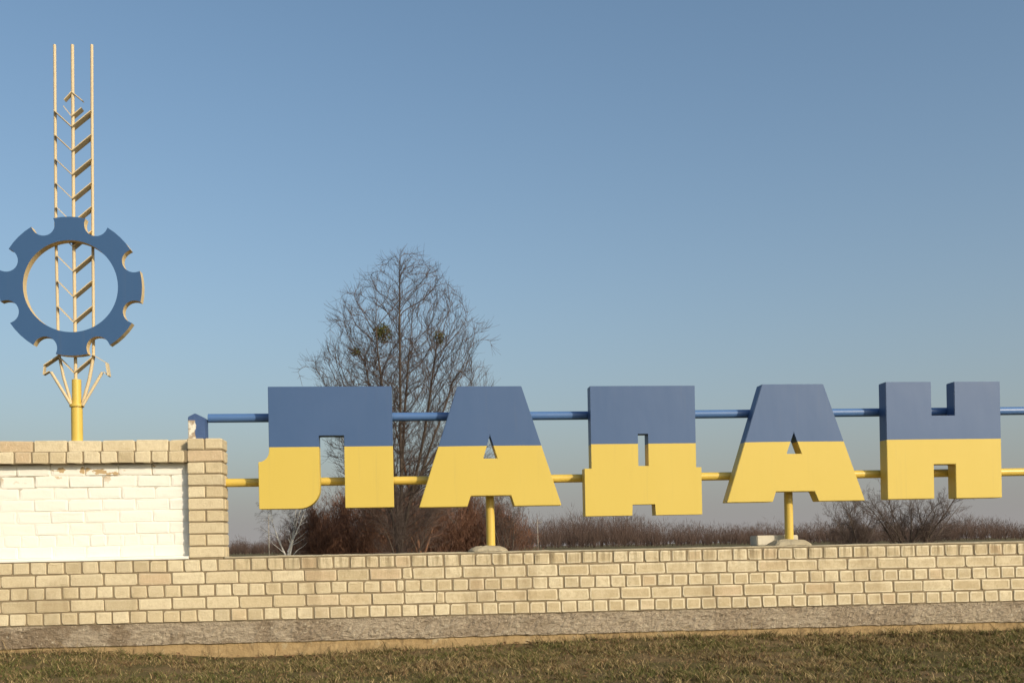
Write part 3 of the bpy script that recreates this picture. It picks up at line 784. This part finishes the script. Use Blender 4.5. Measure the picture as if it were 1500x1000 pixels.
# bare shrubs on the right
spb = [(9, .07, .01, 13, 25, 55, .42, 4), (7, .12, .03, 10, 25, 55, .5, 3), (5, .15, .03, 7, 20, 60, .55, 3), (4, .2, 0, 0, 0, 0, 0, 3)]
shrub('bare_bush', 1258, 31.0, 706, 130, 'leafless spreading bush behind the gap between А and Н', 41, M_BARK, M_TWIG, 9, 6, 'leafless bushes beyond the wall', 1.2, .02, rr=.035, sp=spb)
shrub('bare_bush', 1338, 32.0, 690, 190, 'wider leafless spreading bush below the letter Н', 43, M_BARK, M_TWIG, 13, 6, 'leafless bushes beyond the wall', 1.25, .02, rr=.04, sp=spb)
shrub('bare_bush', 1232, 40.0, 745, 70, 'small leafless bush beside the spreading bush under the А', 45, M_BARK, M_TWIG, 7, 5, 'leafless bushes beyond the wall', 1.0, .02, rr=.02, sp=spb)
shrub('bare_bush', 592, 27.5, 690, 120, 'dense leafless bush round the foot of the large tree', 49, M_BARK, M_TWIG, 12, 6, 'leafless bushes beyond the wall', 1.1, .03, rr=.022, sp=spb)
# slim bare tree right of A, twigs under its foot
shrub('bare_bush', 742, 33.0, 702, 110, 'thin leafless bush seen under the А after Л', 47, M_BARK, M_TWIG, 6, 5, 'leafless bushes beyond the wall', 1.1, .03, rr=.025, sp=spb)

# white birch with hanging twigs
by = 33.5; bb_ = P(421, 806, by)
spw = [(10, .05, .02, 9, 25, 50, .45, 5), (8, .10, .01, 9, 30, 60, .55, 4), (7, .12, -.10, 8, 20, 60, .6, 3), (6, .10, -.22, 0, 0, 0, 0, 3)]
tree('birch_tree', (bb_.x, by, GZ), [((0, 0, -.1), (.06, 0, 1), 2.9, .055, 0), ((0, 0, .5), (-.5, .1, 1), 2.3, .042, 0), ((.02, 0, .8), (.5, -.1, 1), 2.0, .042, 0), ((0, 0, .6), (.25, .3, 1), 2.3, .036, 0)], spw, None, 31,
     'small white birch with hanging twigs below the letter Л', 'tree', M_BIRCH, M_TWIG, 2)

# far wood: thousands of thin trees that read as one brown mass
def far_wood():
    rg = random.Random(9); prof = [(-900, 790), (300, 800), (338, 799), (352, 786), (366, 796), (392, 792), (420, 780), (480, 770), (600, 765), (700, 760), (752, 758), (790, 762), (850, 754), (905, 752), (950, 762), (1000, 764), (1050, 769), (1100, 771), (1160, 768), (1220, 766), (1300, 764), (1350, 768), (1375, 764), (1410, 757), (1450, 760), (1500, 766), (1700, 764), (2600, 772)]
    def topy(x):
        for (a, u), (b, v) in zip(prof, prof[1:]):
            if x <= b: return u + (v - u) * (x - a) / (b - a)
        return 775
    V, Fc = [], []
    def sliver(p, q, t):
        ang = rg.uniform(-.8, .8); n_ = Vector((math.cos(ang), math.sin(ang), 0)) * t
        i = len(V); V.extend([tuple(p - n_), tuple(p + n_), tuple(q + n_ * .15), tuple(q - n_ * .15)]); Fc.append((i, i + 1, i + 2, i + 3))
    for k in range(2300):
        px = rg.uniform(-300, 1800); Y = rg.uniform(290, 380)
        b = P(px, 800, Y); zt = P(px, topy(px), Y).z; b.z = GZ
        h = (zt + .05) * rg.uniform(.62, 1.1) * (1.04 + .2 * nz(px * .02, 3) + .2 * nz(px * .09, Y * .1)) * (1.22 if rg.random() < .04 else 1)
        wv = h * rg.uniform(.35, .7); cz = h * rg.uniform(.5, .62); rz = h - cz
        for j in range(12):
            a = rg.uniform(0, 6.28); q = rg.random() ** .5
            e = b + Vector((math.cos(a) * wv * q * .7, math.sin(a) * wv * q * .7, cz + rz * .6 * math.sqrt(1 - q * q)))
            sliver(b + Vector((math.cos(a) * .1, math.sin(a) * .1, h * rg.uniform(0, .25))), e, rg.uniform(.03, .07))
        for j in range(64):
            a = rg.uniform(0, 6.28); u = rg.uniform(-1, 1); q = math.sqrt(1 - u * u) * rg.random() ** .35
            if j > 44: u, q = rg.uniform(-1.3, -.5), rg.random() * 1.1
            c = b + Vector((math.cos(a) * wv * q, math.sin(a) * wv * q, max(.1, cz + rz * u * .8)))
            d = Vector((math.cos(a) * q * .7 + rg.gauss(0, .4), rg.gauss(0, .5), .9 + rg.gauss(0, .35))).normalized() * h * rg.uniform(.10, .24)
            sliver(c, c + d, rg.uniform(.018, .05))
    o = mk('far_wood', V, Fc, M_FAR)
    tag(o, 'distant brown leafless wood along the horizon', 'wood', kind='stuff')
far_wood()
# slender poles far off
def pole(px, pyt, Y, label, arm):
    b = P(px, 800, Y); t = P(px, pyt, Y); root = empty('utility_pole', (b.x, Y, GZ))
    V, Fc = [], []; tube(V, Fc, [Vector((0, 0, 0)), Vector((0, 0, t.z - GZ))], [.10, .06], 8); mk('shaft', V, Fc, M_POLE, root, True)
    V, Fc = [], []; tube(V, Fc, [Vector((-arm, 0, t.z - GZ - .5)), Vector((arm, 0, t.z - GZ - .5))], .035, 6); mk('crossarm', V, Fc, M_POLE, root)
    for s in (-1, 0, 1):
        V, Fc = [], []; tube(V, Fc, [Vector((s * arm * .9, 0, t.z - GZ - .5)), Vector((s * arm * .9, 0, t.z - GZ - .2 + (.4 if s == 0 else 0)))], .03, 6); mk('insulator', V, Fc, M_POLE, root)
    tag(root, label, 'pole', 'far utility poles')
pole(394, 757, 150, 'thin far utility pole near the birch', .7)
pole(788, 760, 150, 'thin pale far utility pole before the distant wood', .7)

# ------------------------------------------------------------------ grass
def grass():
    rg = np.random.default_rng(5)
    n = 260000
    X = rg.uniform(-4.6, 6.8, n); Y = -rg.random(n) ** 1.05 * 2.5 + .02
    nt = 3200; tx = rg.uniform(-4.6, 6.8, nt); ty = -rg.random(nt) ** 1.05 * 2.4; which = rg.integers(0, nt, n); tuft = rg.random(n) < .5
    X[tuft] = tx[which[tuft]] + rg.normal(0, .018, tuft.sum()); Y[tuft] = np.minimum(ty[which[tuft]] + rg.normal(0, .018, tuft.sum()), .02)
    th = (rg.gamma(2.0, .0045, nt) + (rg.random(nt) < .012) * rg.uniform(.02, .06, nt))[which] * tuft
    clum = np.array([nz(x * 1.9, y * 3.2, 1) + .6 * nz(x * 6.3, y * 6.3, 4) for x, y in zip(X, Y)])
    dryn = np.array([nz(x * .9, y * 1.7, 21) + .5 * nz(x * 4, y * 4, 24) for x, y in zip(X, Y)])
    bare = np.exp(-((X + 1.3) / .75) ** 2) * np.exp(-(Y / .45) ** 2)
    keep = rg.random(n) < np.clip(.66 + .95 * clum, .10, 1) * (1 - .9 * bare) * np.where(Y > -.03, .5, 1)
    X, Y, clum, dryn, th = X[keep], Y[keep], clum[keep], dryn[keep], th[keep]; n = len(X)
    Z = np.array([gz(x, min(y, 0)) for x, y in zip(X, Y)]) - .004
    h = np.clip(.013 + .016 * clum + rg.gamma(1.6, .006, n) + th, .006, .10)
    edge = (Y > -.10) & (rg.random(n) < .25); h[edge] += rg.gamma(1.5, .018, edge.sum())
    a = rg.uniform(0, 2 * np.pi, n); lean = rg.uniform(.3, 1.7, n) * h; wdt = rg.uniform(.0016, .0034, n)
    b = rg.uniform(0, 2 * np.pi, n)
    dx, dy = np.cos(a), np.sin(a); wx, wy = np.cos(b) * wdt, np.sin(b) * wdt
    V = np.empty((n, 5, 3))
    V[:, 0] = np.stack([X - wx, Y - wy, Z], 1); V[:, 1] = np.stack([X + wx, Y + wy, Z], 1)
    mx, my, mz = X + dx * lean * .35, Y + dy * lean * .35, Z + h * .62
    V[:, 2] = np.stack([mx + wx * .8, my + wy * .8, mz], 1); V[:, 3] = np.stack([mx - wx * .8, my - wy * .8, mz], 1)
    V[:, 4] = np.stack([X + dx * lean, Y + dy * lean, Z + h], 1)
    base = np.arange(n)[:, None] * 5
    quads = base + np.array([0, 1, 2, 3]); tris = base + np.array([3, 2, 4])
    me = bpy.data.meshes.new('grass')
    me.vertices.add(n * 5); me.vertices.foreach_set('co', V.ravel())
    me.loops.add(n * 7); me.polygons.add(n * 2)
    me.loops.foreach_set('vertex_index', np.concatenate([quads, tris], 1).ravel())
    st = np.empty((n, 2), int); st[:, 0] = np.arange(n) * 7; st[:, 1] = st[:, 0] + 4
    me.polygons.foreach_set('loop_start', st.ravel())
    me.update(calc_edges=True); me.validate()
    green = np.array([.10, .104, .033]); olive = np.array([.145, .118, .046]); straw = np.array([.34, .25, .125]); brown = np.array([.175, .108, .056])
    u = rg.random(n); t = np.clip(.5 + .9 * dryn + rg.normal(0, .22, n), 0, 1)[:, None]
    c = green * (1 - t) + olive * t
    dry = (u < .20 + .28 * np.clip(dryn + .25, 0, 1)); c[dry] = straw * rg.uniform(.55, 1.1, dry.sum())[:, None]
    br = (u > .82 - .25 * np.clip(dryn, 0, 1)); c[br] = brown * rg.uniform(.6, 1.2, br.sum())[:, None]
    ed = edge & (rg.random(n) < .75); c[ed] = straw * rg.uniform(.5, 1.0, ed.sum())[:, None]
    c *= rg.uniform(.8, 1.45, n)[:, None]
    cc = np.ones((n, 5, 4)); cc[:, :, :3] = c[:, None, :]
    at = me.color_attributes.new('Col', 'FLOAT_COLOR', 'POINT'); at.data.foreach_set('color', cc.ravel())
    me.materials.append(M_GRASS)
    o = bpy.data.objects.new('grass', me); col.objects.link(o)
    tag(o, 'short patchy autumn grass in front of the brick wall', 'grass', kind='stuff')
grass()

def leaves():
    rg = random.Random(77); V, Fc, C = [], [], []
    for _ in range(900):
        x = rg.uniform(-4.4, 6.6); y = -abs(rg.gauss(0, .12)) - .01 if rg.random() < .5 else rg.uniform(-2.3, -.05)
        z = gz(x, y) + rg.uniform(.004, .022); s_ = rg.uniform(.010, .026); a = rg.uniform(0, 6.28)
        u = Vector((math.cos(a), math.sin(a), rg.uniform(-.3, .5))).normalized() * s_; v = Vector((-math.sin(a), math.cos(a), rg.uniform(-.5, .5))).normalized() * s_ * .55
        p = Vector((x, y, z)); i = len(V)
        V += [tuple(p - u), tuple(p - u * .2 + v + Vector((0, 0, s_ * .3))), tuple(p + u), tuple(p - u * .2 - v + Vector((0, 0, s_ * .25)))]; Fc.append((i, i + 1, i + 2, i + 3))
    mk('fallen_leaves', V, Fc, mat_plain('dead_leaf', (.10, .055, .03), (.26, .16, .08), 9, .9, 0))
    tag(bpy.data.objects['fallen_leaves'], 'scattered dead brown leaves lying on the grass', 'leaves', kind='stuff')
leaves()
